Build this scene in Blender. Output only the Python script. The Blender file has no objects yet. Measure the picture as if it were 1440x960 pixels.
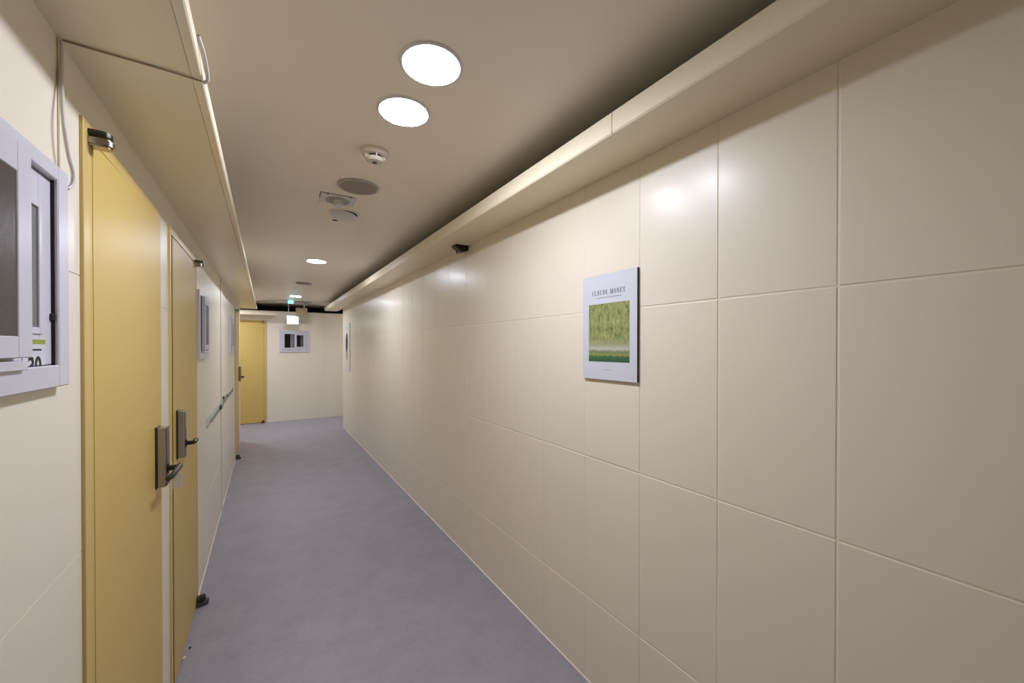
import bpy, bmesh, math, random
from mathutils import Vector, Matrix
random.seed(7)
PI = math.pi
SC = bpy.context.scene
COL = SC.collection

# ------------------------------------------------------------------ camera
F = 550.0
YAW = math.atan(346.0 / F)
cam = bpy.data.cameras.new('camera')
cam.sensor_width = 36.0
cam.lens = F * 36.0 / 1440.0
cam.shift_y = 11.3 / 1440.0
cam.clip_start = 0.02
cam_o = bpy.data.objects.new('camera', cam)
cam_o.location = (0, 0, 1.5)
cam_o.rotation_euler = (PI / 2 - 0.006, 0, -YAW)
COL.objects.link(cam_o)
SC.camera = cam_o
# ------------------------------------------------------------------ world, exposure
w = bpy.data.worlds.new('world'); SC.world = w; w.use_nodes = True
w.node_tree.nodes['Background'].inputs[0].default_value = (0.9, 0.95, 1.0, 1)
w.node_tree.nodes['Background'].inputs[1].default_value = 0.0
SC.view_settings.view_transform = 'Standard'
SC.view_settings.look = 'None'
SC.view_settings.gamma = 1.0
SC.view_settings.use_curve_mapping = False
SC.view_settings.exposure = 0.0
LAMP = 116.0                     # radiance of the downlight diffusers
LAMP_COL = (0.92, 0.97, 1.13)

# ------------------------------------------------------------------ materials
def lin(c):
    return tuple(((v / 255.0) / 12.92 if v / 255.0 <= 0.04045 else ((v / 255.0 + 0.055) / 1.055) ** 2.4) for v in c) + (1.0,)

def mat(name, rgb, rough=0.5, metal=0.0, spec=0.5, bump=0.0, bscale=40.0, var=0.0, vscale=3.0, emit=None, estr=0.0, trans=0.0, coat=0.0):
    m = bpy.data.materials.new(name); m.use_nodes = True
    nt = m.node_tree; b = nt.nodes['Principled BSDF']
    b.inputs['Base Color'].default_value = lin(rgb)
    b.inputs['Roughness'].default_value = rough
    b.inputs['Metallic'].default_value = metal
    b.inputs['Specular IOR Level'].default_value = spec
    b.inputs['Transmission Weight'].default_value = trans
    b.inputs['Coat Weight'].default_value = coat
    b.inputs['Coat Roughness'].default_value = 0.21
    if emit:
        b.inputs['Emission Color'].default_value = emit + (1.0,)
        b.inputs['Emission Strength'].default_value = estr
    geo = nt.nodes.new('ShaderNodeNewGeometry')
    if bump > 0:
        n = nt.nodes.new('ShaderNodeTexNoise'); n.inputs['Scale'].default_value = bscale; n.inputs['Detail'].default_value = 3
        nt.links.new(geo.outputs['Position'], n.inputs['Vector'])
        bp = nt.nodes.new('ShaderNodeBump'); bp.inputs['Strength'].default_value = 1.0; bp.inputs['Distance'].default_value = bump
        nt.links.new(n.outputs['Fac'], bp.inputs['Height']); nt.links.new(bp.outputs['Normal'], b.inputs['Normal'])
    if var > 0:
        n2 = nt.nodes.new('ShaderNodeTexNoise'); n2.inputs['Scale'].default_value = vscale; n2.inputs['Detail'].default_value = 4
        nt.links.new(geo.outputs['Position'], n2.inputs['Vector'])
        r = nt.nodes.new('ShaderNodeValToRGB')
        a = lin(rgb)
        r.color_ramp.elements[0].position = 0.3; r.color_ramp.elements[1].position = 0.7
        r.color_ramp.elements[0].color = tuple(v * (1 - var) for v in a[:3]) + (1,)
        r.color_ramp.elements[1].color = tuple(min(1, v * (1 + var)) for v in a[:3]) + (1,)
        nt.links.new(n2.outputs['Fac'], r.inputs['Fac']); nt.links.new(r.outputs['Color'], b.inputs['Base Color'])
    return m

M = {}
M['wall'] = mat('cream gloss paint', (242, 232, 212), rough=0.34, spec=0.42, coat=0.16, bump=0.0006, bscale=9.0, var=0.015, vscale=2.0)
M['wall_left'] = mat('cream satin paint', (238, 229, 210), rough=0.36, bump=0.0008, bscale=7.0, var=0.015, vscale=2.0)
M['soffit'] = mat('cream soffit paint', (243, 231, 202), rough=0.34, bump=0.0008, bscale=5.0, var=0.02, vscale=1.5)
M['ceiling'] = mat('warm ceiling paint', (249, 239, 222), rough=0.42, bump=0.0006, bscale=6.0, var=0.015, vscale=1.5)
M['door'] = mat('yellow door enamel', (212, 182, 104), rough=0.42, spec=0.4, bump=0.0003, bscale=30.0, var=0.02, vscale=2.5)
M['door_frame'] = mat('yellow frame enamel', (214, 186, 114), rough=0.38, bump=0.0003, bscale=30.0)
M['pvc'] = mat('white plastic window frame', (212, 209, 218), rough=0.34)
M['white'] = mat('white plastic', (222, 220, 218), rough=0.4)
M['offwhite'] = mat('ivory plastic', (224, 212, 196), rough=0.4)
M['grey'] = mat('grey speaker mesh', (156, 146, 140), rough=0.7)
M['greyrim'] = mat('light grey plastic', (176, 172, 166), rough=0.5)
M['black'] = mat('black plastic', (22, 21, 22), rough=0.3)
M['blackglass'] = mat('dark glossy lock face', (40, 42, 52), rough=0.12)
M['silver'] = mat('brushed silver', (176, 170, 160), rough=0.34, metal=0.85)
M['chrome'] = mat('dull chrome', (170, 160, 150), rough=0.22, metal=1.0)
M['gunmetal'] = mat('dark hinge metal', (74, 72, 66), rough=0.35, metal=0.7)
M['maroon'] = mat('dark maroon plastic', (52, 26, 28), rough=0.28)
M['dark'] = mat('dark unlit void board', (42, 36, 34), rough=0.9)  # shade of hollows put into the board colour
M['gapdark'] = mat('gap shade and gasket brown', (50, 38, 26), rough=0.8)  # shade of gaps and holes put into the colour; the gasket shares it
M['pane_brown'] = mat('smoky window glass', (72, 62, 58), rough=0.35, bump=0.0004, bscale=60)
M['pane_grey'] = mat('frosted window glass', (128, 128, 126), rough=0.5)
M['pane_clear'] = mat('dark clear glass', (235, 238, 240), rough=0.02, trans=1.0)
M['curtain'] = mat('grey inner stile', (150, 146, 150), rough=0.6)
M['cable'] = mat('white cable sheath', (214, 208, 198), rough=0.45)
M['seam'] = mat('sealant grime', (158, 142, 114), rough=0.8)
M['card'] = mat('white card', (217, 217, 226), rough=0.45)
M['card_cream'] = mat('cream white card', (228, 222, 214), rough=0.5)
M['ink'] = mat('black print', (26, 26, 28), rough=0.6)
M['inkgrey'] = mat('grey print', (98, 98, 110), rough=0.6)
M['inkpale'] = mat('pale grey print', (160, 160, 172), rough=0.6)
M['olive'] = mat('olive stripe print', (150, 164, 70), rough=0.6)
M['peach'] = mat('peach print', (214, 160, 132), rough=0.6)
M['boxtan'] = mat('tan mounting box paint', (178, 160, 120), rough=0.5)
M['exit_body'] = mat('grey sign housing', (120, 124, 130), rough=0.5)
M['lamp'] = mat('lit diffuser', (255, 255, 255), rough=0.5, emit=LAMP_COL, estr=LAMP)
M['lamp_far'] = mat('lit diffuser, stronger tube', (255, 255, 255), rough=0.5, emit=LAMP_COL, estr=LAMP * 1.45)
M['lamp_end'] = mat('lit diffuser, strongest tube', (255, 255, 255), rough=0.5, emit=LAMP_COL, estr=LAMP * 1.25)
M['lamp_side'] = mat('lit diffuser, side passage', (255, 255, 255), rough=0.5, emit=LAMP_COL, estr=LAMP * 2.1)
M['exit_lit'] = mat('lit sign face', (230, 255, 250), rough=0.5, emit=(0.62, 0.95, 1.0), estr=2.6)
M['exit_green'] = mat('lit green print', (60, 200, 170), rough=0.5, emit=(0.25, 0.85, 0.72), estr=1.3)
M['exit_small'] = mat('lit cyan face', (120, 255, 240), rough=0.5, emit=(0.3, 0.95, 0.95), estr=1.5)
M['rubber'] = mat('grey pivot foot', (70, 68, 68), rough=0.5)
M['tapew'] = mat('pale torn tape', (206, 212, 202), rough=0.45, var=0.12, vscale=30)
M['tapeg'] = mat('grey green tape backing', (134, 140, 128), rough=0.5, var=0.25, vscale=25)
M['taped'] = mat('dark green adhesive lump', (62, 74, 66), rough=0.7)

def floor_mat():
    m = mat('grey vinyl floor', (150, 144, 154), rough=0.46, bump=0.0004, bscale=120)
    nt = m.node_tree; b = nt.nodes['Principled BSDF']
    geo = nt.nodes.new('ShaderNodeNewGeometry')
    n1 = nt.nodes.new('ShaderNodeTexNoise'); n1.inputs['Scale'].default_value = 5; n1.inputs['Detail'].default_value = 8; n1.inputs['Roughness'].default_value = 0.62
    n2 = nt.nodes.new('ShaderNodeTexNoise'); n2.inputs['Scale'].default_value = 45; n2.inputs['Detail'].default_value = 6
    mx = nt.nodes.new('ShaderNodeMix'); mx.data_type = 'FLOAT'; mx.inputs[0].default_value = 0.35
    r = nt.nodes.new('ShaderNodeValToRGB')
    r.color_ramp.elements[0].position = 0.32; r.color_ramp.elements[0].color = lin((150, 145, 155))
    r.color_ramp.elements[1].position = 0.68; r.color_ramp.elements[1].color = lin((167, 163, 173))
    for n in (n1, n2): nt.links.new(geo.outputs['Position'], n.inputs['Vector'])
    nt.links.new(n1.outputs['Fac'], mx.inputs[2]); nt.links.new(n2.outputs['Fac'], mx.inputs[3])
    nt.links.new(mx.outputs[0], r.inputs['Fac']); nt.links.new(r.outputs['Color'], b.inputs['Base Color'])
    return m
M['floor'] = floor_mat()

def foliage_mat():
    # generic landscape print: mottled yellow-green above, darker green band of grass below
    m = bpy.data.materials.new('mottled green print'); m.use_nodes = True
    nt = m.node_tree; b = nt.nodes['Principled BSDF']; b.inputs['Roughness'].default_value = 0.5
    tc = nt.nodes.new('ShaderNodeTexCoord')
    sep = nt.nodes.new('ShaderNodeSeparateXYZ'); nt.links.new(tc.outputs['Generated'], sep.inputs[0])
    mp = nt.nodes.new('ShaderNodeMapping'); mp.inputs['Scale'].default_value = (13, 1, 8); nt.links.new(tc.outputs['Generated'], mp.inputs[0])
    n = nt.nodes.new('ShaderNodeTexNoise'); n.inputs['Scale'].default_value = 1.0; n.inputs['Detail'].default_value = 6; n.inputs['Roughness'].default_value = 0.7
    nt.links.new(mp.outputs[0], n.inputs['Vector'])
    r = nt.nodes.new('ShaderNodeValToRGB'); cr = r.color_ramp
    cr.elements[0].position = 0.33; cr.elements[0].color = lin((72, 88, 68))
    cr.elements[1].position = 0.68; cr.elements[1].color = lin((206, 198, 146))
    e = cr.elements.new(0.45); e.color = lin((136, 146, 84)); e = cr.elements.new(0.6); e.color = lin((168, 170, 110))
    nt.links.new(n.outputs['Fac'], r.inputs['Fac'])
    r2 = nt.nodes.new('ShaderNodeValToRGB'); c2 = r2.color_ramp
    c2.elements[0].position = 0.0; c2.elements[0].color = lin((52, 92, 66))
    c2.elements[1].position = 0.30; c2.elements[1].color = lin((170, 168, 140))
    for p, c in ((0.09, (64, 112, 70)), (0.12, (152, 158, 84)), (0.17, (120, 132, 92)), (0.22, (196, 196, 176))):
        e = c2.elements.new(p); e.color = lin(c)
    ad = nt.nodes.new('ShaderNodeMath'); ad.operation = 'MULTIPLY_ADD'; ad.inputs[1].default_value = 0.12
    nt.links.new(n.outputs['Fac'], ad.inputs[0])
    sb = nt.nodes.new('ShaderNodeMath'); sb.operation = 'SUBTRACT'; sb.inputs[1].default_value = 0.06
    nt.links.new(sep.outputs['Z'], sb.inputs[0]); nt.links.new(sb.outputs[0], ad.inputs[2])
    nt.links.new(ad.outputs[0], r2.inputs['Fac'])
    mr = nt.nodes.new('ShaderNodeMapRange'); mr.inputs[1].default_value = 0.24; mr.inputs[2].default_value = 0.40
    nt.links.new(ad.outputs[0], mr.inputs[0])
    mx = nt.nodes.new('ShaderNodeMix'); mx.data_type = 'RGBA'
    nt.links.new(mr.outputs[0], mx.inputs[0]); nt.links.new(r2.outputs[0], mx.inputs[6]); nt.links.new(r.outputs[0], mx.inputs[7])
    nt.links.new(mx.outputs[2], b.inputs['Base Color'])
    return m
M['foliage'] = foliage_mat()

def ribbed_glass():
    m = mat('ribbed frosted glass', (132, 132, 130), rough=0.4)
    nt = m.node_tree; b = nt.nodes['Principled BSDF']
    geo = nt.nodes.new('ShaderNodeNewGeometry')
    wv = nt.nodes.new('ShaderNodeTexWave'); wv.bands_direction = 'Y'; wv.inputs['Scale'].default_value = 60
    nt.links.new(geo.outputs['Position'], wv.inputs['Vector'])
    bp = nt.nodes.new('ShaderNodeBump'); bp.inputs['Distance'].default_value = 0.001
    nt.links.new(wv.outputs['Fac'], bp.inputs['Height']); nt.links.new(bp.outputs['Normal'], b.inputs['Normal'])
    return m
M['pane_ribbed'] = ribbed_glass()

# ------------------------------------------------------------------ mesh helpers
def add_box(bm, lo, hi, bevel=0.0, seg=1):
    lo, hi = Vector(lo), Vector(hi)
    vs = [bm.verts.new((x, y, z)) for x in (lo.x, hi.x) for y in (lo.y, hi.y) for z in (lo.z, hi.z)]
    fs = []
    for idx in ((0, 1, 3, 2), (4, 6, 7, 5), (0, 4, 5, 1), (2, 3, 7, 6), (0, 2, 6, 4), (1, 5, 7, 3)):
        fs.append(bm.faces.new([vs[i] for i in idx]))
    if bevel > 0:
        es = {e for f in fs for e in f.edges}
        bmesh.ops.bevel(bm, geom=list(es), offset=bevel, segments=seg, affect='EDGES', profile=0.5)

def add_prism(bm, pts, axis, a, b, bevel=0.0):
    """polygon pts (2D) extruded along axis ('x','y','z') from a to b"""
    def P(p, t):
        if axis == 'x': return (t, p[0], p[1])
        if axis == 'y': return (p[0], t, p[1])
        return (p[0], p[1], t)
    A = [bm.verts.new(P(p, a)) for p in pts]; B = [bm.verts.new(P(p, b)) for p in pts]
    n = len(pts)
    fs = [bm.faces.new(A), bm.faces.new(list(reversed(B)))]
    for i in range(n):
        fs.append(bm.faces.new((A[i], B[i], B[(i + 1) % n], A[(i + 1) % n])))
    bmesh.ops.recalc_face_normals(bm, faces=fs)
    if bevel > 0:
        es = {e for f in fs[:2] for e in f.edges}
        bmesh.ops.bevel(bm, geom=list(es), offset=bevel, segments=2, affect='EDGES')

def add_lathe(bm, prof, n=40, c=(0, 0, 0)):
    """prof: list of (r, z) revolved round z at c"""
    rings = []
    for r, z in prof:
        if r < 1e-6:
            rings.append([bm.verts.new((c[0], c[1], c[2] + z))])
        else:
            rings.append([bm.verts.new((c[0] + r * math.cos(2 * PI * k / n), c[1] + r * math.sin(2 * PI * k / n), c[2] + z)) for k in range(n)])
    for a, b in zip(rings, rings[1:]):
        for k in range(n):
            k2 = (k + 1) % n
            if len(a) == 1 and len(b) == 1: continue
            if len(a) == 1: bm.faces.new((a[0], b[k2], b[k]))
            elif len(b) == 1: bm.faces.new((a[k], a[k2], b[0]))
            else: bm.faces.new((a[k], a[k2], b[k2], b[k]))

def add_tube(bm, pts, r, n=8):
    pts = [Vector(p) for p in pts]
    rings = []
    for i, p in enumerate(pts):
        t = (pts[min(i + 1, len(pts) - 1)] - pts[max(i - 1, 0)]).normalized()
        u = t.orthogonal().normalized() if i == 0 else (u - t * u.dot(t)).normalized()
        v = t.cross(u)
        rings.append([bm.verts.new(p + (u * math.cos(2 * PI * k / n) + v * math.sin(2 * PI * k / n)) * r) for k in range(n)])
    for a, b in zip(rings, rings[1:]):
        for k in range(n):
            bm.faces.new((a[k], a[(k + 1) % n], b[(k + 1) % n], b[k]))
    bm.faces.new(list(reversed(rings[0]))); bm.faces.new(rings[-1])

def smooth_path(pts, n=8):
    pts = [Vector(p) for p in pts]; out = []
    P = [pts[0]] + pts + [pts[-1]]
    for i in range(1, len(P) - 2):
        for k in range(n):
            t = k / n
            out.append(0.5 * ((2 * P[i]) + (P[i + 1] - P[i - 1]) * t + (2 * P[i - 1] - 5 * P[i] + 4 * P[i + 1] - P[i + 2]) * t * t + (3 * P[i] - P[i - 1] - 3 * P[i + 1] + P[i + 2]) * t ** 3))
    out.append(pts[-1]); return out

def obj(name, bm, m, parent=None, smooth=False, loc=(0, 0, 0)):
    bmesh.ops.recalc_face_normals(bm, faces=bm.faces)
    me = bpy.data.meshes.new(name); bm.to_mesh(me); bm.free()
    me.materials.append(M[m] if isinstance(m, str) else m)
    if smooth:
        me.shade_smooth()
        me.set_sharp_from_angle(angle=math.radians(35))
    o = bpy.data.objects.new(name, me); COL.objects.link(o)
    o.location = loc
    if parent: o.parent = parent
    return o

def BM(): return bmesh.new()
def tag(o, label=None, cat=None, group=None, kind=None):
    if label: o['label'] = label
    if cat: o['category'] = cat
    if group: o['group'] = group
    if kind: o['kind'] = kind
    return o
def empty(name, loc=(0, 0, 0), rz=0.0):
    o = bpy.data.objects.new(name, None); COL.objects.link(o)
    o.location = loc; o.rotation_euler = (0, 0, rz); o.empty_display_size = 0.05
    return o
def text_obj(name, body, size, m, parent, loc, extr=0.0002, width=None, fat=0.0, space=1.0):
    """flat printed lettering standing in local xz, facing -y"""
    cu = bpy.data.curves.new(name + '_curve', 'FONT'); cu.body = body; cu.size = size; cu.extrude = extr
    cu.align_x = 'CENTER'; cu.resolution_u = 3; cu.offset = fat; cu.space_character = space
    t = bpy.data.objects.new('tmp', cu); COL.objects.link(t)
    dg = bpy.context.evaluated_depsgraph_get()
    me = bpy.data.meshes.new_from_object(t.evaluated_get(dg)); bpy.data.objects.remove(t)
    xs = [v.co.x for v in me.vertices]; wd = max(xs) - min(xs); s = 1.0 if not width else width / wd
    cx = (max(xs) + min(xs)) / 2
    for v in me.vertices:
        x, y, z = v.co; v.co = ((x - cx) * s, -z, y)
    me.materials.clear(); me.materials.append(M[m]); me.name = name
    o = bpy.data.objects.new(name, me); COL.objects.link(o); o.parent = parent; o.location = loc
    return o

# ------------------------------------------------------------------ layout (metres)
XR, XL = 1.222, -0.351
YB = -2.7                      # wall behind the camera
YRE, YLE = 7.90, 7.60          # where the long walls stop and the passage turns
YE = 9.20                      # tiled wall across the far end
ZC = 2.38                      # ceiling
XA, XB = -2.8, 3.6             # ends of the cross passage

# ------------------------------------------------------------------ floor, ceiling
bm = BM(); add_box(bm, (XA, YB, -0.08), (XB, YE + 0.9, 0.0)); tag(obj('floor', bm, 'floor'), kind='structure', label='grey vinyl floor of the corridor')
bm = BM(); add_box(bm, (XA, YB, ZC), (XB, 10.4, ZC + 0.08)); tag(obj('ceiling', bm, 'ceiling'), kind='structure', label='beige painted ceiling of the corridor')

# ------------------------------------------------------------------ tiled walls
GAP, PROUD = 0.0044, 0.0016
def rect_minus(rects, h):
    out = []
    for (a0, b0, a1, b1) in rects:
        x0, z0, x1, z1 = max(a0, h[0]), max(b0, h[1]), min(a1, h[2]), min(b1, h[3])
        if x0 >= x1 or z0 >= z1: out.append((a0, b0, a1, b1)); continue
        if b0 < z0: out.append((a0, b0, a1, z0))
        if z1 < b1: out.append((a0, z1, a1, b1))
        if a0 < x0: out.append((a0, z0, x0, z1))
        if x1 < a1: out.append((x1, z0, a1, z1))
    return out

def tiled_wall(name, label, loc, rz, L, H, cols, rows, holes, m, thick=0.14, tilt=0.0012, gap=GAP):
    """wall in local x (right as seen) and z; viewer side is -y. One backing mesh, each tile a child."""
    root_bm = BM()
    for (a0, b0, a1, b1) in cells(L, H, holes): add_box(root_bm, (a0, PROUD, b0), (a1, thick, b1))
    root = obj(name, root_bm, m, loc=loc); root.rotation_euler = (0, 0, rz)
    tag(root, label, kind='structure')
    cache = {}
    cs = [0.0] + [c for c in sorted(cols) if 0.02 < c < L - 0.02] + [L]
    rs = [0.0] + [r for r in rows if r < H - 0.01] + [H]
    for i in range(len(cs) - 1):
        for j in range(len(rs) - 1):
            g = gap / 2
            r0 = [(cs[i] + (g if i else 0), rs[j] + (g if j else 0), cs[i + 1] - (g if i < len(cs) - 2 else 0), rs[j + 1] - (g if j < len(rs) - 2 else 0))]
            cx, cz = (cs[i] + cs[i + 1]) / 2, (rs[j] + rs[j + 1]) / 2
            whole = r0[0]
            rr = r0
            for h in holes: rr = rect_minus(rr, h)
            rr = [q for q in rr if q[2] - q[0] > 0.004 and q[3] - q[1] > 0.004]
            if not rr: continue
            key = None
            if len(rr) == 1 and rr[0] == whole:
                key = (round(whole[2] - whole[0], 3), round(whole[3] - whole[1], 3))
            if key and key in cache:
                t = bpy.data.objects.new('tile', cache[key]); COL.objects.link(t); t.parent = root; t.location = (cx, 0, cz)
            else:
                tb = BM()
                if key: add_box(tb, (whole[0] - cx, 0, whole[1] - cz), (whole[2] - cx, PROUD + 0.002, whole[3] - cz), 0.0018, 2)
                else:
                    for q in rr: add_box(tb, (q[0] - cx, 0, q[1] - cz), (q[2] - cx, PROUD + 0.002, q[3] - cz))
                t = obj('tile', tb, m, root, loc=(cx, 0, cz))
                if key: cache[key] = t.data
            if key: t.rotation_euler = (random.uniform(-tilt, tilt), 0, random.uniform(-tilt, tilt))
    return root

def cells(L, H, holes):
    xs = sorted({0.0, L} | {min(max(v, 0), L) for h in holes for v in (h[0], h[2])})
    zs = sorted({0.0, H} | {min(max(v, 0), H) for h in holes for v in (h[1], h[3])})
    out = []
    for a, b in zip(xs, xs[1:]):
        run = None
        for c, d in zip(zs, zs[1:]):
            mx, mz = (a + b) / 2, (c + d) / 2
            inside = any(h[0] < mx < h[2] and h[1] < mz < h[3] for h in holes)
            if inside or b - a < 1e-5 or d - c < 1e-5:
                if run: out.append((a, run[0], b, run[1])); run = None
            else:
                run = (run[0], d) if run else (c, d)
        if run: out.append((a, run[0], b, run[1]))
    return out

# right wall: local x runs from the far end (Y=YRE) towards the camera
LR = YRE - YB
ycols = [0.398 + 0.3084 * k for k in range(-10, 25)]
tiled_wall('wall_right', 'long right wall of glossy cream painted tiles', (XR, YRE, 0), -PI / 2, LR, ZC,
           [YRE - y for y in ycols], [0.378, 1.011, 1.654], [], 'wall')

# left wall: local x runs with Y from YB
D1 = (1.253, 0.735); D2 = (2.185, 0.76); D3 = (6.35, 0.88)       # start, width of the three doors
DH = 2.018
W1 = (0.61, 0.525); W2 = (2.96, 0.45); W3 = (5.40, 0.525)
WZ, WH = 1.425, 0.42
holes = []
for y0, wd in (D1, D2, D3): holes.append((y0 - YB, -0.01, y0 + wd - YB, DH))
for y0, wd in (W1, W2, W3): holes.append((y0 - YB + 0.012, WZ + 0.012, y0 + wd - YB - 0.012, WZ + WH - 0.012))
tiled_wall('wall_left', 'left wall of cream painted panels holding three doors and three windows', (XL, YB, 0), PI / 2, YLE - YB, ZC,
           [y - YB for y in (-2.0, -1.38, -0.76, -0.14, 3.62, 4.86, 5.32, 6.22)], [0.455, 1.043, 1.66], holes, 'wall_left', tilt=0.0004, gap=0.0024)

# wall across the far end, local x runs with X from XA
D4 = (-0.86, 0.875); W4 = (0.232, 0.525)
holes4 = [(D4[0] - XA, -0.01, D4[0] + D4[1] - XA, 2.03), (W4[0] - XA + 0.012, 1.397 + 0.012, W4[0] + W4[1] - XA - 0.012, 1.843 - 0.012)]
tiled_wall('wall_far', 'cream tiled wall across the far end of the corridor', (XA, YE, 0), 0, XB - XA, 2.226,
           [0.155 + 0.308 * k for k in range(22)], [0.378, 1.011, 1.654], holes4, 'wall', thick=0.12, tilt=0.0005, gap=0.0022)

# plain shells out of sight
bm = BM(); add_box(bm, (XL - 0.14, YB - 0.1, 0), (XR + 0.14, YB, ZC)); tag(obj('wall_back', bm, 'wall_left'), kind='structure')
bm = BM(); add_box(bm, (XA - 0.1, YLE - 0.14, 0), (XA, 10.4, ZC)); tag(obj('wall_passage_left', bm, 'wall_left'), kind='structure')
bm = BM(); add_box(bm, (XB, YRE - 0.14, 0), (XB + 0.1, 10.4, ZC)); tag(obj('wall_passage_right', bm, 'wall_left'), kind='structure')
bm = BM(); add_box(bm, (XA, YLE - 0.14, 0), (XL - 0.14, YLE, ZC)); tag(obj('wall_near_left', bm, 'wall_left'), kind='structure')
bm = BM(); add_box(bm, (XR + 0.14, YRE - 0.14, 0), (XB, YRE, ZC)); tag(obj('wall_near_right', bm, 'wall_left'), kind='structure')
# slot above the far wall, its shade put in as dark-coloured boards
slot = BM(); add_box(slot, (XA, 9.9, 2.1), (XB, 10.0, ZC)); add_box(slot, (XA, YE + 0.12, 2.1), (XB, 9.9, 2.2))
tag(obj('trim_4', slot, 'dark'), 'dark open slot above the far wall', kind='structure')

# ------------------------------------------------------------------ soffits and cove ledges
def ledge(name, label, parts, m='soffit'):
    r = empty(name); tag(r, label, kind='structure')
    for nm, pts, a, b, bev in parts:
        p = BM(); add_prism(p, pts, 'y', a, b, bev); obj(nm, p, m, r)
    return r
# right ledge: flat underside with an upstanding lip towards the corridor
rp = [(XR, 2.22), (0.996, 2.22), (0.996, 2.226), (0.996, 2.24), (XR, 2.24)]
lipR = [(0.990, 2.2165), (0.997, 2.2165), (0.997, 2.226), (1.004, 2.226), (1.004, 2.292), (0.990, 2.292), (0.986, 2.287), (0.986, 2.222)]
ledge('trim_1', 'cream cove ledge running along the top of the right wall', [
    ('ledge_board', [(XR, 2.22), (0.997, 2.22), (0.997, 2.24), (XR, 2.24)], YB, 8.54, 0),
    ('ledge_lip', lipR, YB, 0.936, 0), ('ledge_lip', lipR, 0.939, 8.54, 0)])
lipL = [(-0.142, 2.12), (-0.139, 2.117), (-0.124, 2.117), (-0.121, 2.120), (-0.121, 2.150), (-0.142, 2.150)]
bdL = [(XL, 2.12), (-0.1428, 2.12), (-0.1428, 2.145), (XL, 2.145)]
ledge('trim_2', 'cream soffit running above the doors on the left wall', [
    ('soffit_board', bdL, YB, 1.150, 0), ('soffit_board', bdL, 1.1535, YLE, 0),
    ('soffit_lip', lipL, YB, 1.150, 0), ('soffit_lip', lipL, 1.1535, YLE, 0)])
r = empty('trim_3', (0, 0, 0)); tag(r, 'cream soffit above the door in the far wall', kind='structure')
p = BM(); add_box(p, (XA, 8.94, 2.124), (0.16, YE, 2.140)); obj('soffit_board', p, 'soffit', r)
p = BM(); add_box(p, (XA, 8.925, 2.122), (0.165, 8.94, 2.178)); obj('soffit_lip', p, 'soffit', r)
# added boards above the right ledge, cove shade put into their dark colour
r = empty('trim_6'); tag(r, 'added dark boards that deepen the shade in the cove above the right ledge', kind='structure')
p = BM(); add_box(p, (1.190, YB, 2.2405), (XR - 0.001, 8.54, ZC)); obj('cove_shade_back', p, 'dark', r)
p = BM(); add_box(p, (1.006, YB, 2.2405), (1.190, 8.54, 2.246)); obj('cove_shade_bottom', p, 'dark', r)
# vertical cover strip on the left wall
bm = BM(); add_box(bm, (XL, 4.44, 0.0), (XL + 0.008, 4.50, 2.119), 0.002); tag(obj('trim_5', bm, 'wall_left'), 'narrow cream cover strip on the left wall', kind='structure')
# thin sealant bead at the foot of both walls
bm = BM(); add_prism(bm, [(XR, 0), (XR - 0.005, 0), (XR - 0.004, 0.004), (XR, 0.006)], 'y', YB, YRE); tag(obj('baseboard_right', bm, 'wall'), kind='structure')
bm = BM()
for a, b in ((YB, D1[0]), (D1[0] + D1[1], D2[0]), (D2[0] + D2[1], D3[0]), (D3[0] + D3[1], YLE)):
    add_prism(bm, [(XL, 0), (XL + 0.005, 0), (XL + 0.004, 0.004), (XL, 0.006)], 'y', a, b)
tag(obj('baseboard_left', bm, 'wall_left'), kind='structure')

# ------------------------------------------------------------------ windows
def bar_frame(bm, u0, v0, u1, v1, l, r, b, t, y0, y1, bev=0.0015):
    """rectangular frame with mitred-looking bars: left/right/bottom/top widths"""
    add_box(bm, (u0, y0, v0), (u0 + l, y1, v1), bev); add_box(bm, (u1 - r, y0, v0), (u1, y1, v1), bev)
    add_box(bm, (u0 + l - 0.001, y0, v0), (u1 - r + 0.001, y1, v0 + b), bev); add_box(bm, (u0 + l - 0.001, y0, v1 - t), (u1 - r + 0.001, y1, v1), bev)

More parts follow.
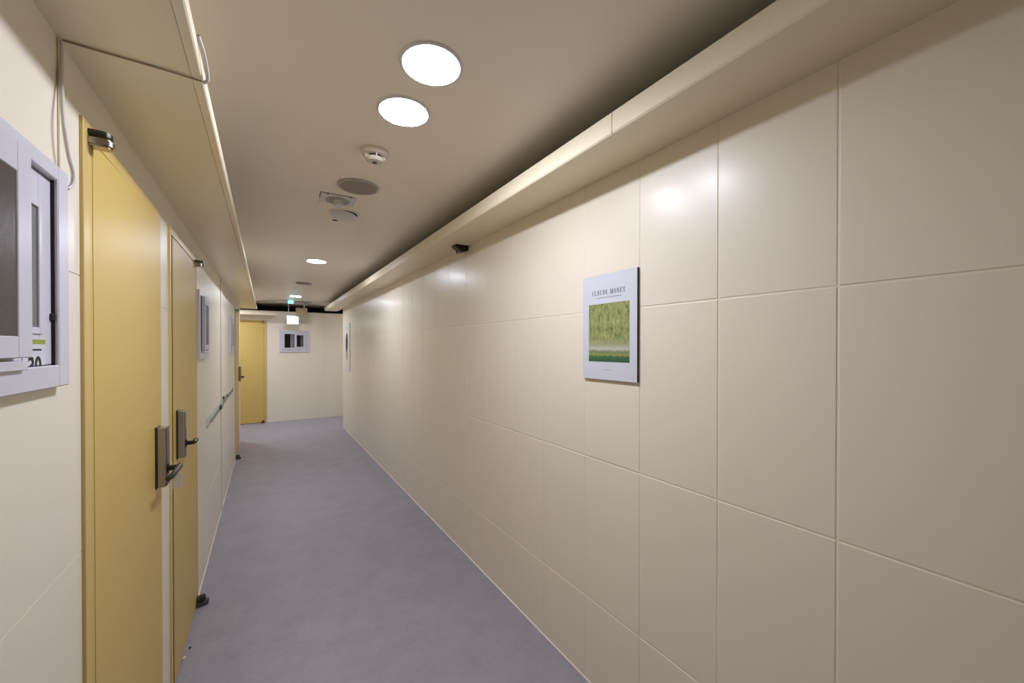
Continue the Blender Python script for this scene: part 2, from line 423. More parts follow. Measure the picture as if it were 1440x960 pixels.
def window(name, label, loc, rz, Wd, H, slide=0.0, clear=False):
    """two-sash sliding window; local x right, z up, -y to the viewer, origin lower left at the wall face"""
    s = Wd / 0.525
    r = empty(name, loc, rz); tag(r, label, kind='structure')
    b = BM(); bar_frame(b, 0, 0, Wd, H, 0.045, 0.045, 0.041, 0.03, -0.018, 0.085, 0.002)
    # raised fins on the head and sill that separate the two tracks
    obj('window_frame', b, 'pvc', r)
    g = BM(); add_box(g, (Wd - 0.0462, -0.0125, 0.041), (Wd - 0.0448, -0.0075, H - 0.03))
    obj('track_groove', g, 'gapdark', r)
    g = BM(); add_box(g, (0.03, 0.115, 0.02), (Wd - 0.03, 0.12, H - 0.02)); obj('reveal_board', g, 'dark', r)  # unlit room behind, put in as a dark-coloured board
    # back sash
    b = BM(); u0, u1 = 0.19 * s, Wd - 0.046
    bar_frame(b, u0, 0.043, u1, H - 0.032, 0.055 * s, 0.048 * s, 0.062, 0.06, -0.008, 0.022)
    bs = obj('back_sash', b, 'pvc', r)
    b = BM(); bar_frame(b, u0 + 0.05 * s, 0.098, u1 - 0.04 * s, H - 0.085, 0.012 * s, 0.012 * s, 0.012, 0.012, -0.0105, -0.004, 0.001); obj('glazing_bead', b, 'pvc', bs)
    b = BM(); add_box(b, (u0 + 0.05 * s, -0.0072, 0.10), (u1 - 0.045 * s, -0.003, H - 0.088)); obj('pane', b, 'pane_clear' if clear else 'pane_ribbed', bs)
    if clear:
        b = BM(); add_box(b, (0.37 * s, 0.05, 0.04), (0.47 * s, 0.07, H - 0.03)); obj('inner_stile', b, 'curtain', r)
    # front sash
    b = BM(); u1 = 0.35 * s + slide; u0 = u1 - 0.262 * s
    bar_frame(b, u0, 0.058, u1, H - 0.026, 0.045 * s, 0.043 * s, 0.034, 0.048, -0.028, -0.011)
    fs = obj('front_sash', b, 'pvc', r)
    b = BM(); add_box(b, (u0 + 0.042 * s, -0.0268, 0.088), (u1 - 0.04 * s, -0.022, H - 0.07)); obj('pane', b, 'pane_clear' if clear else 'pane_brown', fs)
    # narrow lower rail that carries the front sash
    b = BM(); add_box(b, (u0, -0.024, 0.038), (u1 - 0.004, -0.011, 0.053), 0.001); obj('runner_rail', b, 'pvc', r)
    b = BM(); add_box(b, (Wd - 0.054, -0.013, H * 0.30), (Wd - 0.043, -0.007, H * 0.30 + 0.012), 0.001); obj('latch', b, 'black', r)
    return r
window('window_1', 'white sliding window nearest the camera on the left wall', (XL, W1[0], WZ), PI / 2, W1[1], WH)
window('window_2', 'white sliding window beyond the second yellow door', (XL, W2[0], WZ), PI / 2, W2[1], WH, slide=0.07)
window('window_3', 'white sliding window farthest along the left wall', (XL, W3[0], WZ), PI / 2, W3[1], WH)
window('window_4', 'white sliding window in the far wall under the exit sign', (W4[0], YE, 1.397), 0, W4[1], 0.446, slide=-0.045, clear=True)

# room number card slipped behind the sill of window_1
t = empty('room_number_card', (XL, 0.982, 1.468), PI / 2)
tag(t, 'white room number card with 30 in black, in the corner of the nearest window', 'number card')
b = BM(); add_box(b, (0.0, -0.0092, 0.0), (0.078, -0.0082, 0.046)); obj('card', b, 'card', t)
b = BM(); add_box(b, (0.0, -0.0096, 0.0375), (0.078, -0.0091, 0.0455)); obj('colour_stripe', b, 'olive', t)
text_obj('number', '30', 0.048, 'ink', t, (0.040, -0.0094, -0.018), fat=0.0012)
b = BM()
x = 0.012
for wdt, h in ((0.004, 0.011), (0.003, 0.007), (0.005, 0.011), (0.012, 0.004), (0.012, 0.004), (0.008, 0.004)):
    add_box(b, (x, -0.0096, 0.027 - h / 4), (x + wdt, -0.0092, 0.027 + h / 2)); x += wdt + 0.0015
obj('small_print', b, 'ink', t)

# ------------------------------------------------------------------ doors
def pivot(parent, u, v, flip, tr, low=False):
    """pivot hinge: leaf-side housing under a frame-side arm (v = height of the joint)"""
    if low:
        b = BM(); add_prism(b, [(u - 0.03, 0.0), (u + 0.03, 0.0), (u + 0.032, -0.03), (u + 0.018, -0.062), (u - 0.018, -0.062), (u - 0.032, -0.03)], 'z', 0.002, 0.022, 0.003)
        h = obj('pivot_hinge', b, 'rubber', parent)
        b = BM(); add_lathe(b, [(0, 0.022), (0.014, 0.022), (0.014, 0.05), (0.010, 0.056), (0, 0.056)], 20, (u, -0.034, 0)); add_box(b, (u - 0.014, -0.034, 0.024), (u + 0.014, 0.0, 0.05), 0.003); obj('hinge_cap', b, 'gunmetal', h)
        return h
    def slab(z0, z1, d, wd):
        pts = [(u - wd, 0.0), (u + wd, 0.0)]
        for k in range(0, 9):
            a = PI * k / 8
            pts.append((u + wd * math.cos(a), -d + wd * 0.0 - wd * math.sin(a) * 0.8))
        return pts, z0, z1
    b = BM(); pts, a, c = slab(v + 0.006, v + 0.018, 0.030, 0.019); add_prism(b, pts, 'z', a, c, 0.002)
    h = obj('pivot_hinge', b, 'gunmetal', parent, smooth=True)
    b = BM(); pts, a, c = slab(v - 0.018, v + 0.002, 0.034, 0.018); add_prism(b, pts, 'z', a, c, 0.004); add_box(b, (u - 0.018, -0.004, v - 0.032), (u + 0.018, 0.0, v), 0.001)
    obj('hinge_cap', b, 'chrome', h, smooth=True)
    return h

def door(name, label, loc, rz, Wd, H, hinge, leaf, lock_u=None, ajar=0.0, lock_side=1, jl=0.04, gap_u=None, hinges=True):
    """leaf=(u0,u1); hinge 'l' or 'r'; local x right, -y to the viewer"""
    r = empty(name, loc, rz); tag(r, label, kind='structure')
    u0, u1 = leaf; top = H - 0.034
    b = BM()
    jr = Wd - u1 - 0.003
    jl = min(u0 - 0.003, jl)
    add_box(b, (0, -0.007, 0), (jl, 0.09, H), 0.001); add_box(b, (Wd - jr, -0.007, 0), (Wd, 0.09, H), 0.001)
    add_box(b, (jl - 0.001, -0.007, top + 0.003), (Wd - jr + 0.001, 0.09, H), 0.001)
    obj('door_frame', b, 'door_frame', r)
    b = BM(); add_box(b, (jl * 0.5, 0.092, 0), (Wd - jr * 0.5, 0.10, H - 0.01)); obj('door_rebate', b, 'gapdark', r)  # dark colour stands for the shade inside the door gap
    hp = u0 if hinge == 'l' else u1
    sg = -1 if hinge == 'l' else 1
    T = Matrix.Translation((hp, 0, 0)) @ Matrix.Rotation(sg * ajar, 4, 'Z') @ Matrix.Translation((-hp, 0, 0))
    b = BM(); add_box(b, (u0, -0.006, 0.008), (u1, 0.034, top), 0.0015, 2)
    for e in (0.012,):
        pass
    bmesh.ops.transform(b, matrix=T, verts=b.verts); lf = obj('door_leaf', b, 'door', r)
    # shallow pressed line near both stiles of the leaf
    b = BM(); uu = u0 + 0.014; add_box(b, (uu, -0.0072, 0.01), (uu + 0.002, -0.005, top - 0.002))
    bmesh.ops.transform(b, matrix=T, verts=b.verts); obj('leaf_fold', b, 'door_frame', lf)
    if hinge == 'r':
        b = BM(); add_box(b, (u0 - 0.004, -0.0062, 0.008), (u0 + 0.0005, 0.034, top))
        obj('gasket', b, 'gapdark', lf)
    if lock_u is not None:
        zb = 0.995; y0 = -0.006
        b = BM(); add_box(b, (lock_u - 0.003, y0 - 0.005, zb - 0.004), (lock_u + 0.053, y0, zb + 0.219), 0.002); 
        bmesh.ops.transform(b, matrix=T, verts=b.verts); lk = obj('digital_lock', b, 'black', r)
        b = BM(); add_box(b, (lock_u, y0 - 0.030, zb), (lock_u + 0.050, y0 - 0.004, zb + 0.215), 0.004, 2)
        bmesh.ops.transform(b, matrix=T, verts=b.verts); obj('lock_case', b, 'silver', lk)
        b = BM(); add_box(b, (lock_u + 0.003, y0 - 0.0315, zb + 0.003), (lock_u + 0.047, y0 - 0.0285, zb + 0.212), 0.001)
        bmesh.ops.transform(b, matrix=T, verts=b.verts); obj('lock_face', b, 'blackglass', lk)
        zc = zb + 0.062; uc = lock_u + 0.026
        b = BM(); add_tube(b, [(uc, y0 - 0.03, zc), (uc, y0 - 0.034, zc)], 0.017, 20); add_tube(b, [(uc, y0 - 0.030, zc), (uc, y0 - 0.062, zc)], 0.0095, 16)
        bmesh.ops.transform(b, matrix=T, verts=b.verts); obj('lever_neck', b, 'black', lk, smooth=True)
        d = lock_side
        b = BM(); pts = [(uc + d * 0.012, y0 - 0.060, zc + 0.003), (uc - d * 0.005, y0 - 0.064, zc + 0.003), (uc - d * 0.05, y0 - 0.062, zc), (uc - d * 0.095, y0 - 0.058, zc - 0.006), (uc - d * 0.115, y0 - 0.050, zc - 0.010)]
        add_tube(b, smooth_path(pts, 5), 0.0088, 14)
        bmesh.ops.transform(b, matrix=T, verts=b.verts); obj('lever_handle', b, 'gunmetal', lk, smooth=True)
    if hinges:
        hu = u0 + 0.002 if hinge == 'l' else u1 - 0.020
        pivot(r, hu, top, 1, T)
        pivot(r, hu, 0, 1, T, low=True)
    return r
door('door_1', 'yellow steel door nearest the camera, slightly ajar', (XL, D1[0], 0), PI / 2, D1[1], DH, 'l', (0.040, 0.700), lock_u=0.605, ajar=math.radians(0.9), lock_side=1)
door('door_2', 'second yellow steel door along the left wall', (XL, D2[0], 0), PI / 2, D2[1], DH, 'r', (0.050, 0.725), lock_u=0.120, lock_side=-1, jl=0.028)
door('door_3', 'yellow steel door at the far end of the left wall', (XL, D3[0], 0), PI / 2, D3[1], DH, 'l', (0.045, 0.835), lock_u=0.74, lock_side=1)
door('door_4', 'yellow steel door in the far wall', (D4[0], YE, 0), 0, D4[1], 2.03, 'r', (0.05, 0.825), lock_u=0.10, lock_side=-1)

# little paper tag hanging from the nearest lever
bm = BM(); add_prism(bm, [(0, 0), (0.030, 0.006), (0.034, 0.052), (0.020, 0.060), (0.002, 0.050)], 'y', -0.0006, 0.0006)
o = obj('paper_tag', bm, 'card', loc=(XL + 0.060, D1[0] + 0.606, 0.985)); o.rotation_euler = (0, 0, math.radians(-20))
tag(o, 'small white paper tag hanging from the lever of the nearest yellow door', 'paper tag')

# ------------------------------------------------------------------ ceiling fittings
def downlight(x, y, label, m='lamp'):
    r = empty('downlight', (x, y, ZC)); tag(r, label, 'ceiling light', 'round white downlights down the middle of the ceiling')
    b = BM(); add_lathe(b, [(0.0865, 0.0), (0.0865, -0.005), (0.089, -0.0065), (0.096, -0.005), (0.098, 0.0)], 48); obj('light_ring', b, 'white', r, smooth=True)
    b = BM(); add_lathe(b, [(0.0865, 0.0), (0.0865, -0.0045), (0, -0.0045)], 48); obj('diffuser', b, m, r)
    return r
downlight(0.440, 1.170, 'lit round downlight nearest the camera, largest of the ceiling lights')
downlight(0.439, 1.457, 'lit round downlight just in front of the smoke detector')
downlight(0.440, 4.455, 'lit round downlight alone midway along the ceiling', 'lamp_far')
downlight(0.436, 7.700, 'lit round downlight farthest away, near the exit sign', 'lamp_end')
for lx, ly in ((-0.85, 8.42), (2.4, 8.5)):
    r = downlight(lx, ly, 'lit round downlight round the corner in the cross passage ' + ('on the left' if lx < 0 else 'on the right'), 'lamp_side' if lx < 0 else 'lamp')

# smoke detector
r = empty('smoke_detector', (0.417, 1.823, ZC)); tag(r, 'ivory round smoke detector on the ceiling behind the two near downlights', 'smoke detector')
b = BM(); add_lathe(b, [(0.0, 0.0), (0.060, 0.0), (0.060, -0.009), (0.054, -0.018), (0.046, -0.022), (0, -0.022)], 40); obj('base_plate', b, 'offwhite', r, smooth=True)
b = BM(); add_lathe(b, [(0.030, -0.020), (0.030, -0.036), (0, -0.036)], 32); obj('dark_chamber', b, 'black', r)
b = BM(); add_lathe(b, [(0, -0.034), (0.041, -0.034), (0.041, -0.038), (0.032, -0.047), (0.014, -0.050), (0, -0.050)], 40); hd = obj('detector_head', b, 'offwhite', r, smooth=True)
b = BM(); add_lathe(b, [(0.0, -0.0498), (0.011, -0.0498), (0.011, -0.0515), (0, -0.0515)], 20); obj('sensor_button', b, 'gunmetal', hd)
for k in range(5):
    a = 2 * PI * k / 5 + 0.9
    b = BM(); add_box(b, (0.030, -0.0025, -0.037), (0.046, 0.0025, -0.019)); bmesh.ops.rotate(b, verts=b.verts, matrix=Matrix.Rotation(a, 3, 'Z')); obj('rib', b, 'offwhite', r)

def disc_speaker(x, y, rad, label, far=False):
    r = empty('ceiling_speaker', (x, y, ZC)); tag(r, label, 'speaker', 'round grey ceiling speakers')
    b = BM(); add_lathe(b, [(rad * 1.0, 0), (rad, -0.004), (rad * 0.96, -0.009), (rad * 0.86, -0.0085), (rad * 0.86, 0)], 44); obj('speaker_rim', b, 'greyrim', r, smooth=True)
    b = BM(); add_lathe(b, [(rad * 0.865, -0.004), (rad * 0.86, -0.0095), (rad * 0.5, -0.012), (0, -0.0125)], 44); obj('speaker_mesh', b, 'grey', r, smooth=True)
disc_speaker(0.431, 2.265, 0.106, 'round grey ceiling speaker just beyond the smoke detector')
disc_speaker(0.442, 6.082, 0.100, 'round grey ceiling speaker beyond the lone middle downlight')

# square plate with a round opening and stub
r = empty('ceiling_vent', (0.366, 2.53, ZC)); r.rotation_euler = (0, 0, math.radians(-2)); tag(r, 'square white ceiling plate with a round recess and short stub', 'ceiling plate')
b = BM(); add_box(b, (-0.096, -0.078, -0.004), (0.096, 0.082, -0.001), 0.001); obj('plate', b, 'white', r)
b = BM(); add_box(b, (-0.099, -0.082, -0.0012), (0.08, -0.0785, -0.0002)); add_box(b, (-0.100, -0.082, -0.0012), (-0.0965, 0.0, -0.0002)); obj('open_joint', b, 'ink', r)
for px_ in (-0.06, 0.06):
    b = BM(); add_lathe(b, [(0, -0.001), (0.004, -0.001), (0.004, -0.006), (0, -0.007)], 12, (px_, -0.076, 0)); obj('screw', b, 'ink', r)
b = BM(); add_lathe(b, [(0.066, -0.003), (0.066, -0.007), (0.061, -0.008), (0.052, -0.0045), (0, -0.0045)], 40, (0, 0.012, 0)); obj('round_recess', b, 'greyrim', r, smooth=True)
b = BM(); add_lathe(b, [(0.031, -0.004), (0.031, -0.030), (0.028, -0.033), (0, -0.034)], 32, (0.004, 0.016, 0)); obj('stub', b, 'white', r, smooth=True)
# round cover hanging slightly open
r = empty('ceiling_cover', (0.441, 2.775, ZC)); tag(r, 'white round ceiling cover hanging slightly open, beyond the square plate', 'ceiling cover')
b = BM(); add_lathe(b, [(0.098, 0), (0.098, -0.003), (0.080, -0.004), (0.080, 0)], 44); obj('rim', b, 'ceiling', r, smooth=True)
b = BM(); add_lathe(b, [(0.080, -0.0042), (0, -0.0045)], 40); obj('dark_opening', b, 'ink', r)
b = BM(); add_lathe(b, [(0, -0.004), (0.080, -0.004), (0.084, -0.009), (0.078, -0.013), (0, -0.015)], 44); c = obj('lid', b, 'white', r, smooth=True); c.rotation_euler = (math.radians(-4), math.radians(5), 0); c.location = (-0.004, 0.004, -0.006)
# small recessed spots
for x, y, l in ((0.406, 2.945, 'tiny dark recessed hole in the ceiling beyond the round cover'), (0.362, 6.668, 'tiny dark recessed hole in the ceiling before the farthest downlight')):
    r = empty('ceiling_hole', (x, y, ZC)); tag(r, l, 'ceiling hole')
    b = BM(); add_lathe(b, [(0.034, 0), (0.034, -0.002), (0.018, -0.003), (0.018, 0)], 28); obj('hole_rim', b, 'ceiling', r, smooth=True)
    b = BM(); add_lathe(b, [(0.018, -0.0015), (0, -0.0015)], 20); obj('hole', b, 'gapdark', r)
# flat vent discs near the far end
for x, y, rad, l in ((0.30, 9.15, 0.13, 'dark flat round vent beside the small cyan light'), (0.62, 8.60, 0.15, 'pale flat round vent right of the small cyan light'), (0.86, 9.10, 0.12, 'pale flat round vent nearest the right ledge end')):
    r = empty('round_vent', (x, y, ZC)); tag(r, l, 'vent', 'flat round vents at the far end of the ceiling')
    b = BM(); add_lathe(b, [(rad, 0), (rad, -0.006), (rad * 0.9, -0.010), (0, -0.012)], 36); obj('vent_cover', b, 'greyrim' if x > 0.5 else 'grey', r, smooth=True)

# ------------------------------------------------------------------ exit signs
r = empty('exit_sign', (0.452, 8.90, 2.04)); tag(r, 'lit green and white exit sign hanging in front of the far wall', 'exit sign')
b = BM(); add_box(b, (-0.108, -0.004, -0.088), (0.108, 0.030, 0.088), 0.004); obj('sign_housing', b, 'exit_body', r)
b = BM(); add_box(b, (-0.101, -0.0065, -0.080), (0.101, -0.0035, 0.080), 0.002); pf = obj('sign_face', b, 'exit_lit', r)
b = BM()                         # running figure and doorway, lit green
def stroke(b, p, q, wd):
    p, q = Vector((p[0], p[1])), Vector((q[0], q[1])); d = (q - p).normalized(); n = Vector((-d.y, d.x)) * wd / 2
    add_prism(b, [tuple(p + n), tuple(q + n), tuple(q - n), tuple(p - n)], 'y', -0.0078, -0.0062)
for a, c, wd in (((-0.032, 0.022), (-0.040, -0.012), 0.014), ((-0.040, -0.012), (-0.022, -0.030), 0.010), ((-0.022, -0.030), (-0.034, -0.052), 0.010), ((-0.040, -0.012), (-0.058, -0.034), 0.010),
                 ((-0.058, -0.034), (-0.078, -0.034), 0.009), ((-0.032, 0.018), (-0.012, 0.004), 0.008), ((-0.034, 0.018), (-0.056, 0.004), 0.008)): stroke(b, a, c, wd)
add_prism(b, [(-0.028 + 0.010 * math.cos(k * PI / 6), 0.040 + 0.010 * math.sin(k * PI / 6)) for k in range(12)], 'y', -0.0078, -0.0062)
for lo, hi in (((0.020, -0.0078, -0.055), (0.030, -0.0062, 0.055)), ((0.020, -0.0078, 0.047), (0.070, -0.0062, 0.055)), ((0.062, -0.0078, -0.055), (0.070, -0.0062, 0.055))): add_box(b, lo, hi)
obj('running_figure', b, 'exit_green', pf)
b = BM(); add_tube(b, [(-0.07, 0.02, 0.08), (-0.07, 0.02, 0.34)], 0.008, 12); obj('hanger_rod', b, 'white', r)
r = empty('mounting_box', (0.60, 8.78, 2.19)); tag(r, 'tan square box hanging above the exit sign', 'box')
b = BM(); add_box(b, (-0.098, -0.03, -0.085), (0.098, 0.06, 0.085), 0.003); obj('box_body', b, 'boxtan', r)
b = BM(); add_box(b, (-0.086, -0.032, -0.072), (0.086, -0.029, 0.072), 0.001); obj('cover_plate', b, 'boxtan', r)
b = BM(); add_tube(b, [(0.05, 0.03, 0.08), (0.05, 0.03, 0.19)], 0.010, 12); obj('hanger_rod', b, 'white', r)
r = empty('indicator_light', (0.395, 8.42, ZC)); tag(r, 'small lit cyan indicator light on the ceiling above the exit sign', 'indicator light')
b = BM(); add_box(b, (-0.050, -0.02, -0.068), (0.050, 0.03, 0.0), 0.003); obj('housing', b, 'exit_body', r)
b = BM(); add_box(b, (-0.046, -0.023, -0.064), (0.046, -0.019, -0.006), 0.002); obj('lit_face', b, 'exit_small', r)

# ------------------------------------------------------------------ cables
bm = BM(); add_tube(bm, smooth_path([(-0.165, 9.0, 2.372), (-0.05, 8.75, 2.372), (0.15, 8.5, 2.372), (0.36, 8.44, 2.372), (0.62, 8.72, 2.374), (0.75, 8.95, 2.372)]), 0.005, 8)
tag(obj('ceiling_cable', bm, 'seam', smooth=True), 'thin grey cable across the ceiling near the exit sign', 'cable')
bm = BM(); add_tube(bm, smooth_path([(0.40, 8.88, 1.955), (0.37, 9.05, 1.93), (0.30, 9.17, 1.905), (0.235, 9.193, 1.86), (0.228, 9.193, 1.835)]), 0.004, 8)
tag(obj('sign_cable', bm, 'cable', smooth=True), 'thin white cable from the exit sign down to the far window', 'cable')
# cable that follows the soffit joint, loops at the lip, and drops down to the nearest window
r = empty('window_cable', (0, 0, 0)); tag(r, 'white cable dropping from the left soffit to the nearest window', 'cable')
b = BM(); add_tube(b, smooth_path([(-0.344, 1.146, 2.113), (-0.345, 1.148, 2.08), (-0.343, 1.140, 2.02), (-0.338, 1.128, 1.96), (-0.335, 1.128, 1.92), (-0.333, 1.138, 1.88), (-0.331, 1.150, 1.855), (-0.332, 1.150, 1.832), (-0.336, 1.141, 1.818)]), 0.0034, 10); obj('drop', b, 'cable', r, smooth=True)
b = BM(); add_tube(b, [(-0.349, 1.1475, 2.118), (-0.349, 1.1475, 1.86)], 0.0022, 8); obj('wall_run', b, 'soffit', r, smooth=True)
r = empty('soffit_cable', (0, 0, 0)); tag(r, 'thin cable along the left soffit joint, looped over its lip', 'cable')
b = BM(); add_tube(b, smooth_path([(-0.345, 1.152, 2.1175), (-0.28, 1.149, 2.1155), (-0.2, 1.151, 2.1165), (-0.124, 1.150, 2.114)]), 0.0017, 8); obj('run', b, 'seam', r, smooth=True)
b = BM(); add_tube(b, smooth_path([(-0.122, 1.152, 2.112), (-0.113, 1.148, 2.120), (-0.112, 1.12, 2.133), (-0.114, 1.08, 2.145), (-0.119, 1.05, 2.154)]), 0.0038, 10); obj('loop', b, 'cable', r, smooth=True)

# ------------------------------------------------------------------ bracket under the right ledge
r = empty('security_sensor', (1.172, 2.55, 2.22)); tag(r, 'small dark maroon sensor bracket under the right ledge', 'sensor')
b = BM(); add_box(b, (-0.050, -0.055, -0.005), (0.050, 0.055, 0.0), 0.001); obj('base_plate', b, 'maroon', r)
b = BM(); add_prism(b, [(-0.050, -0.004), (0.046, -0.004), (0.046, -0.034), (0.005, -0.048), (-0.045, -0.022)], 'y', -0.030, 0.034, 0.003); obj('sensor_body', b, 'maroon', r)
for yy in (-0.012, 0.016):
    b = BM(); add_tube(b, [(-0.010, yy, -0.036), (-0.022, yy, -0.054)], 0.010, 16); obj('lens', b, 'chrome', r, smooth=True)
b = BM(); add_box(b, (-0.052, -0.0555, -0.006), (0.052, -0.053, 0.0005)); obj('plate_edge', b, 'white', r)

# ------------------------------------------------------------------ posters on the right wall
def poster(yc, zc, wd, hg, label, thick=0.012, face='card', back='black'):  # black back puts the shadow on the board's side into its colour
    r = empty('poster', (XR, yc, zc), -PI / 2); tag(r, label, 'poster')
    b = BM(); add_box(b, (-wd / 2, -thick, -hg / 2), (wd / 2, -thick + 0.0012, hg / 2)); obj('printed_sheet', b, face, r)
    b = BM(); add_box(b, (-wd / 2 + 0.0008, -thick + 0.0012, -hg / 2 + 0.0008), (wd / 2 + 0.0005, 0.0, hg / 2 - 0.0008)); obj('backing_board', b, back, r)
    return r
r = poster(1.170, 1.586, 0.302, 0.446, 'white poster with a green landscape picture and a thin grey serif-style title')
th = 0.012
b = BM(); add_box(b, (-0.1135, -th - 0.0006, -0.1475), (0.1145, -th, 0.0985)); obj('picture', b, 'foliage', r)
G = {  # high-contrast serif capitals: strokes (x0, z0, x1, z1, thickness) on a 1-high cell, plus advance width
    'C': ([(0.10, 0.22, 0.10, 0.78, 0.16), (0.10, 0.78, 0.26, 0.96, 0.08), (0.26, 0.97, 0.50, 0.97, 0.05), (0.50, 0.97, 0.58, 0.74, 0.06), (0.10, 0.22, 0.26, 0.04, 0.08), (0.26, 0.03, 0.48, 0.03, 0.05), (0.48, 0.03, 0.58, 0.24, 0.05)], 0.66),
    'L': ([(0.17, 0.0, 0.17, 1.0, 0.16), (0.02, 0.97, 0.34, 0.97, 0.05), (0.02, 0.03, 0.56, 0.03, 0.05), (0.56, 0.0, 0.56, 0.26, 0.05)], 0.62),
    'A': ([(0.12, 0.0, 0.36, 1.0, 0.05), (0.36, 1.0, 0.62, 0.0, 0.16), (0.20, 0.34, 0.54, 0.34, 0.05), (0.0, 0.03, 0.24, 0.03, 0.05), (0.48, 0.03, 0.76, 0.03, 0.05)], 0.78),
    'U': ([(0.16, 0.2, 0.16, 1.0, 0.16), (0.62, 0.2, 0.62, 1.0, 0.05), (0.16, 0.2, 0.30, 0.04, 0.10), (0.28, 0.03, 0.50, 0.03, 0.05), (0.48, 0.04, 0.62, 0.22, 0.05), (0.02, 0.97, 0.32, 0.97, 0.05), (0.50, 0.97, 0.74, 0.97, 0.05)], 0.80),
    'D': ([(0.16, 0.0, 0.16, 1.0, 0.16), (0.02, 0.97, 0.42, 0.97, 0.05), (0.02, 0.03, 0.42, 0.03, 0.05), (0.42, 0.97, 0.60, 0.76, 0.09), (0.62, 0.76, 0.62, 0.24, 0.15), (0.60, 0.24, 0.42, 0.03, 0.09)], 0.76),
    'E': ([(0.16, 0.0, 0.16, 1.0, 0.16), (0.02, 0.97, 0.56, 0.97, 0.05), (0.02, 0.03, 0.58, 0.03, 0.05), (0.16, 0.5, 0.42, 0.5, 0.05), (0.56, 1.0, 0.56, 0.76, 0.05), (0.58, 0.0, 0.58, 0.26, 0.05), (0.42, 0.62, 0.42, 0.38, 0.05)], 0.66),
    'M': ([(0.12, 0.0, 0.12, 1.0, 0.05), (0.12, 1.0, 0.44, 0.02, 0.15), (0.44, 0.02, 0.74, 1.0, 0.05), (0.78, 0.0, 0.78, 1.0, 0.16), (0.0, 0.97, 0.2, 0.97, 0.05), (0.0, 0.03, 0.24, 0.03, 0.05), (0.64, 0.03, 0.94, 0.03, 0.05), (0.7, 0.97, 0.94, 0.97, 0.05)], 0.98),
    'O': ([(0.12, 0.24, 0.12, 0.76, 0.16), (0.12, 0.76, 0.28, 0.96, 0.08), (0.26, 0.97, 0.44, 0.97, 0.05), (0.42, 0.96, 0.58, 0.76, 0.08), (0.58, 0.76, 0.58, 0.24, 0.16), (0.58, 0.24, 0.42, 0.04, 0.08), (0.44, 0.03, 0.26, 0.03, 0.05), (0.28, 0.04, 0.12, 0.24, 0.08)], 0.74),
    'N': ([(0.12, 0.0, 0.12, 1.0, 0.05), (0.12, 1.0, 0.62, 0.0, 0.15), (0.64, 0.0, 0.64, 1.0, 0.05), (0.0, 0.97, 0.2, 0.97, 0.05), (0.0, 0.03, 0.24, 0.03, 0.05), (0.52, 0.97, 0.76, 0.97, 0.05)], 0.80),
    'T': ([(0.34, 0.0, 0.34, 1.0, 0.16), (0.02, 0.97, 0.66, 0.97, 0.05), (0.18, 0.03, 0.5, 0.03, 0.05), (0.02, 1.0, 0.02, 0.74, 0.05), (0.66, 1.0, 0.66, 0.74, 0.05)], 0.70)}
def serif_word(word, hgt, width, m, parent, zc, y, gap=0.16):
    adv = sum((G[c][1] if c != ' ' else 0.45) + gap for c in word) - gap
    sx = width / adv; x = -width / 2; b = BM()
    for c in word:
        if c == ' ': x += (0.45 + gap) * sx; continue
        for (x0, z0, x1, z1, t_) in G[c][0]:
            p, q = Vector((x + x0 * sx, zc + (z0 - 0.5) * hgt)), Vector((x + x1 * sx, zc + (z1 - 0.5) * hgt))
            d = (q - p).normalized(); n_ = Vector((-d.y, d.x)) * t_ * hgt / 2
            add_prism(b, [tuple(p + n_), tuple(q + n_), tuple(q - n_), tuple(p - n_)], 'y', y, y + 0.0003)
        x += (G[c][1] + gap) * sx
    return obj('title', b, m, parent)
serif_word('CLAUDE MONET', 0.021, 0.186, 'inkgrey', r, 0.146, -th - 0.0004)
b = BM(); x = -0.068
while x < 0.068:
    wq = random.choice((0.003, 0.004, 0.006)); add_box(b, (x, -th - 0.0004, 0.1215), (x + wq, -th, 0.1255)); x += wq + 0.0014
obj('small_print', b, 'inkpale', r)
b = BM(); add_box(b, (-0.02, -th - 0.0003, -0.181), (0.02, -th, -0.1795)); obj('footer_print', b, 'inkpale', r)

r = poster(7.42, 1.50, 0.56, 0.84, 'white poster with a black and peach shape at the far end of the right wall', face='card_cream', back='card_cream')
b = BM()
pts = [(0.00, 0.26), (0.07, 0.22), (0.11, 0.12), (0.10, 0.0), (0.05, -0.07), (-0.04, -0.08), (-0.09, 0.0), (-0.09, 0.12), (-0.05, 0.22)]
add_prism(b, pts, 'y', -th - 0.001, -th); obj('dark_shape', b, 'ink', r)
b = BM(); add_prism(b, [(-0.06, -0.06), (0.06, -0.06), (0.10, -0.16), (0.04, -0.24), (-0.05, -0.22), (-0.09, -0.14)], 'y', -th - 0.0008, -th); obj('peach_shape', b, 'peach', r)

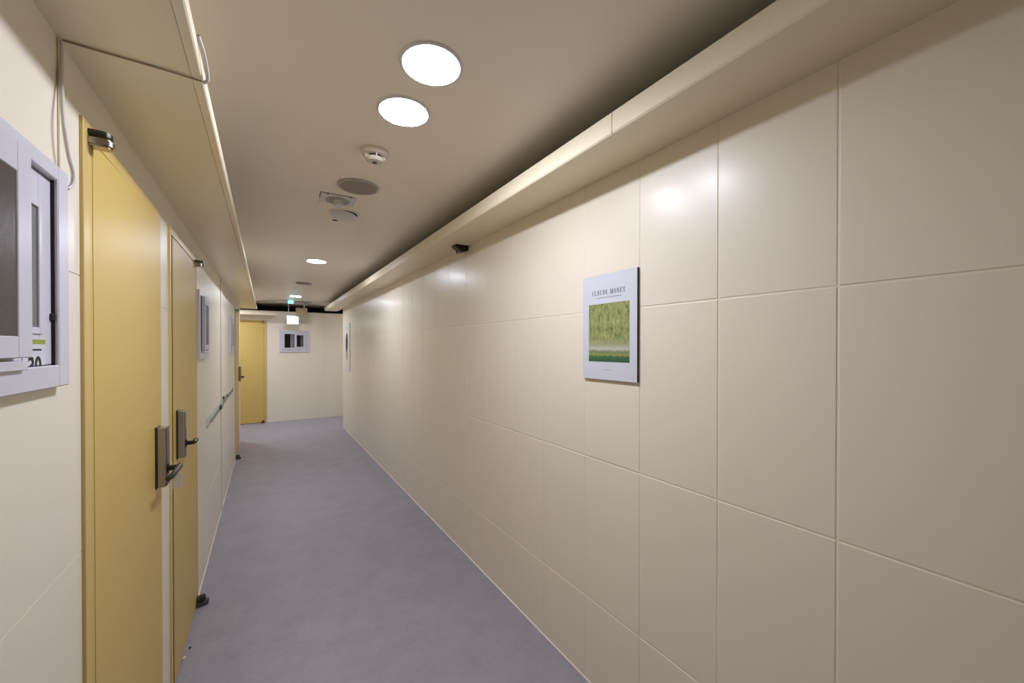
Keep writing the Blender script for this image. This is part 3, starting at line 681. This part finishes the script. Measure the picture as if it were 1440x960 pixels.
# ------------------------------------------------------------------ torn tape along the left wall
r = empty('torn_tape', (XL, 0, 0)); tag(r, 'torn strip of pale tape with grey-green backing along the left wall', 'tape')
def ribbon(y0, y1, zlo, zhi, m, nm, n=24, jag=0.006, x=0.0012):
    lo, hi = [], []
    for k in range(n + 1):
        y = y0 + (y1 - y0) * k / n
        lo.append((y, zlo(y) + random.uniform(-jag, jag))); hi.append((y, zhi(y) + random.uniform(-jag, jag)))
    b = BM()
    for k in range(n):
        q = [lo[k], lo[k + 1], hi[k + 1], hi[k]]
        add_prism(b, q, 'x', -0.0005, x)
    bmesh.ops.remove_doubles(b, verts=b.verts, dist=1e-5)
    obj(nm, b, m, r)
ribbon(3.42, 4.42, lambda y: 0.930, lambda y: 0.985, 'tapeg', 'tape_backing', x=0.0012)
ribbon(3.40, 4.44, lambda y: 0.965 - 0.02 * (y < 3.55), lambda y: 1.005, 'tapew', 'tape_top', x=0.0020, jag=0.004)
ribbon(4.52, 6.05, lambda y: 0.945, lambda y: 0.992, 'tapeg', 'tape_backing', x=0.0012)
for y, z, s in ((4.35, 0.965, 0.028), (4.60, 1.02, 0.022), (5.0, 1.0, 0.016)):
    b = BM(); bmesh.ops.create_icosphere(b, subdivisions=2, radius=s)
    for v in b.verts: v.co = Vector((v.co.x * 0.35, v.co.y * 2.6, v.co.z * 0.8)) * random.uniform(0.8, 1.15)
    obj('adhesive_lump', b, 'taped', r, loc=(0.010, y, z))

# ------------------------------------------------------------------ crumbs on the floor
def crumb(x, y, s, m, label, col):
    b = BM(); bmesh.ops.create_icosphere(b, subdivisions=1, radius=s)
    for v in b.verts: v.co = Vector((v.co.x, v.co.y * 1.4, v.co.z * 0.5)) * random.uniform(0.8, 1.2)
    tag(obj('crumb', b, m, loc=(x, y, s * 0.45)), label, 'crumb')
crumb(-0.325, 2.498, 0.006, 'ink', 'tiny black crumb on the floor by the second yellow door', 0)
crumb(-0.338, 2.43, 0.008, 'card', 'tiny white plaster crumb at the foot of the second door frame', 0)
b = BM(); add_box(b, (-0.006, -0.14, 0), (0, 0.14, 0.006), 0.001); tag(obj('plaster_chip', b, 'card', loc=(XR - 0.004, 3.50, 0)), 'long white plaster chip at the foot of the right wall', 'plaster chip')
b = BM(); add_box(b, (-0.007, -0.05, 0), (0, 0.05, 0.007), 0.001); tag(obj('plaster_chip', b, 'card', loc=(XR - 0.004, 3.05, 0)), 'short white plaster chip at the foot of the right wall', 'plaster chip')
